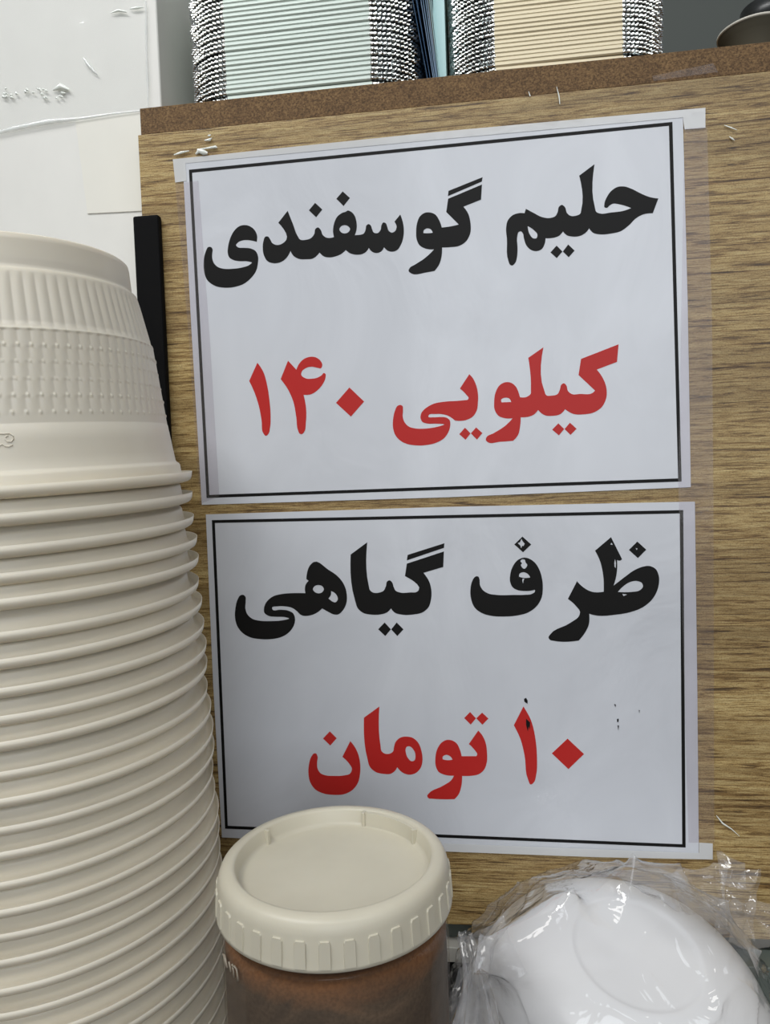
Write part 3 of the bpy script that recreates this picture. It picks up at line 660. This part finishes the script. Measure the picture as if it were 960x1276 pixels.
for x, y, Y, sg in pulls:
    T0 = P(x, y, Y); near = min(vs, key=lambda v: (v-T0).length); dv = T0-near; n0 = near.copy()
    for i, v in enumerate(vs):
        d_ = (v-n0).length/sg
        if d_ < 4: vs[i] = v+dv*math.exp(-d_*1.3)
vs = [Vector((w.x, min(w.y, -.0025), max(w.z, ZT+.001)))-base for w in vs]
for j in range(NR):
    for i in range(NA):
        k = (i+1) % NA; fs.append((j*NA+i, j*NA+k, (j+1)*NA+k, (j+1)*NA+i))
mk('bag_film', vs, fs, BAG, bag, True)
FLAP = film_mat('clear_bag_film_folded', (.97, .97, .97, 1), .07, 1.45, .03, 1.6, .13, .4, (.85, .84, .84, 1), (60, 60, 60))
def crumple(name, px, Yc, amp, seed, nx=46, ny=46, fq=70, lean=None):
    """loose crumpled piece of film: four corners (pixel, depth)"""
    a, b, c, d = [P(x, y, Y) for x, y, Y in px]; vs = []; fs = []
    for j in range(ny+1):
        for i in range(nx+1):
            u, v = i/nx, j/ny
            p = (a*(1-u)+b*u)*(1-v)+(d*(1-u)+c*u)*v; q = p*fq+Vector((seed, 0, seed*.7))
            dd = noise.voronoi(q, distance_metric='DISTANCE')[0]
            h = (dd[1]-dd[0])*1.2+noise.noise(q*.6)*.8
            e = Vector((noise.noise(q*.7+Vector((9, 9, 9))), 0, noise.noise(q*.7+Vector((3, 7, 1)))))*.003
            w = p+e+Vector((0, -amp*h, 0))
            if w.y > -.0022: w.y = -.0022
            vs.append(w-base)
    for j in range(ny):
        for i in range(nx):
            k = j*(nx+1)+i; fs.append((k, k+1, k+nx+2, k+nx+1))
    return mk(name, vs, fs, FLAP, bag, False)
crumple('bag_flap', [(898, 1062, -.006), (928, 1072, -.006), (930, 1105, -.014), (901, 1098, -.016)], 0, .006, 1, fq=90)
crumple('bag_flap', [(838, 1088, -.01), (905, 1072, -.01), (900, 1150, -.03), (850, 1135, -.05)], 0, .008, 2)
crumple('bag_flap', [(900, 1085, -.008), (948, 1082, -.008), (935, 1165, -.02), (890, 1160, -.03)], 0, .008, 3)
crumple('bag_flap', [(905, 1120, -.008), (975, 1115, -.008), (985, 1180, -.03), (910, 1172, -.05)], 0, .008, 4)
crumple('bag_flap', [(760, 1084, -.03), (845, 1082, -.02), (900, 1150, -.06), (800, 1110, -.07)], 0, .006, 5)
# gathered ear at the left
def ear(name, pts, seed):
    vs = []; fs = []; n = 40
    for i, (x, y, Y, r) in enumerate(pts):
        c = P(x, y, Y)
        for k in range(n):
            a = 2*PI*k/n; rr = r*(1+.35*math.sin(5*a+i*.5)+.2*noise.noise(Vector((math.cos(a)*2, math.sin(a)*2, i*.4+seed))))
            vs.append(c+Vector((math.cos(a)*rr, math.sin(a)*rr*.7, 0))-base)
    for i in range(len(pts)-1):
        for k in range(n): fs.append((i*n+k, i*n+(k+1) % n, (i+1)*n+(k+1) % n, (i+1)*n+k))
    return mk(name, vs, fs, FLAP, bag, True)
ear('gathered_end', [(580, 1163, -.075, .0028), (581, 1172, -.078, .0036), (584, 1185, -.080, .0038), (588, 1200, -.085, .0040), (592, 1220, -.09, .0050), (594, 1245, -.10, .0070), (592, 1280, -.11, .010), (585, 1330, -.13, .014)], 1)
crumple('bag_flap', [(590, 1168, -.075), (628, 1138, -.07), (655, 1210, -.09), (600, 1240, -.10)], 0, .006, 6)
crumple('bag_flap', [(574, 1205, -.085), (592, 1210, -.085), (600, 1290, -.11), (545, 1290, -.11)], 0, .004, 7)
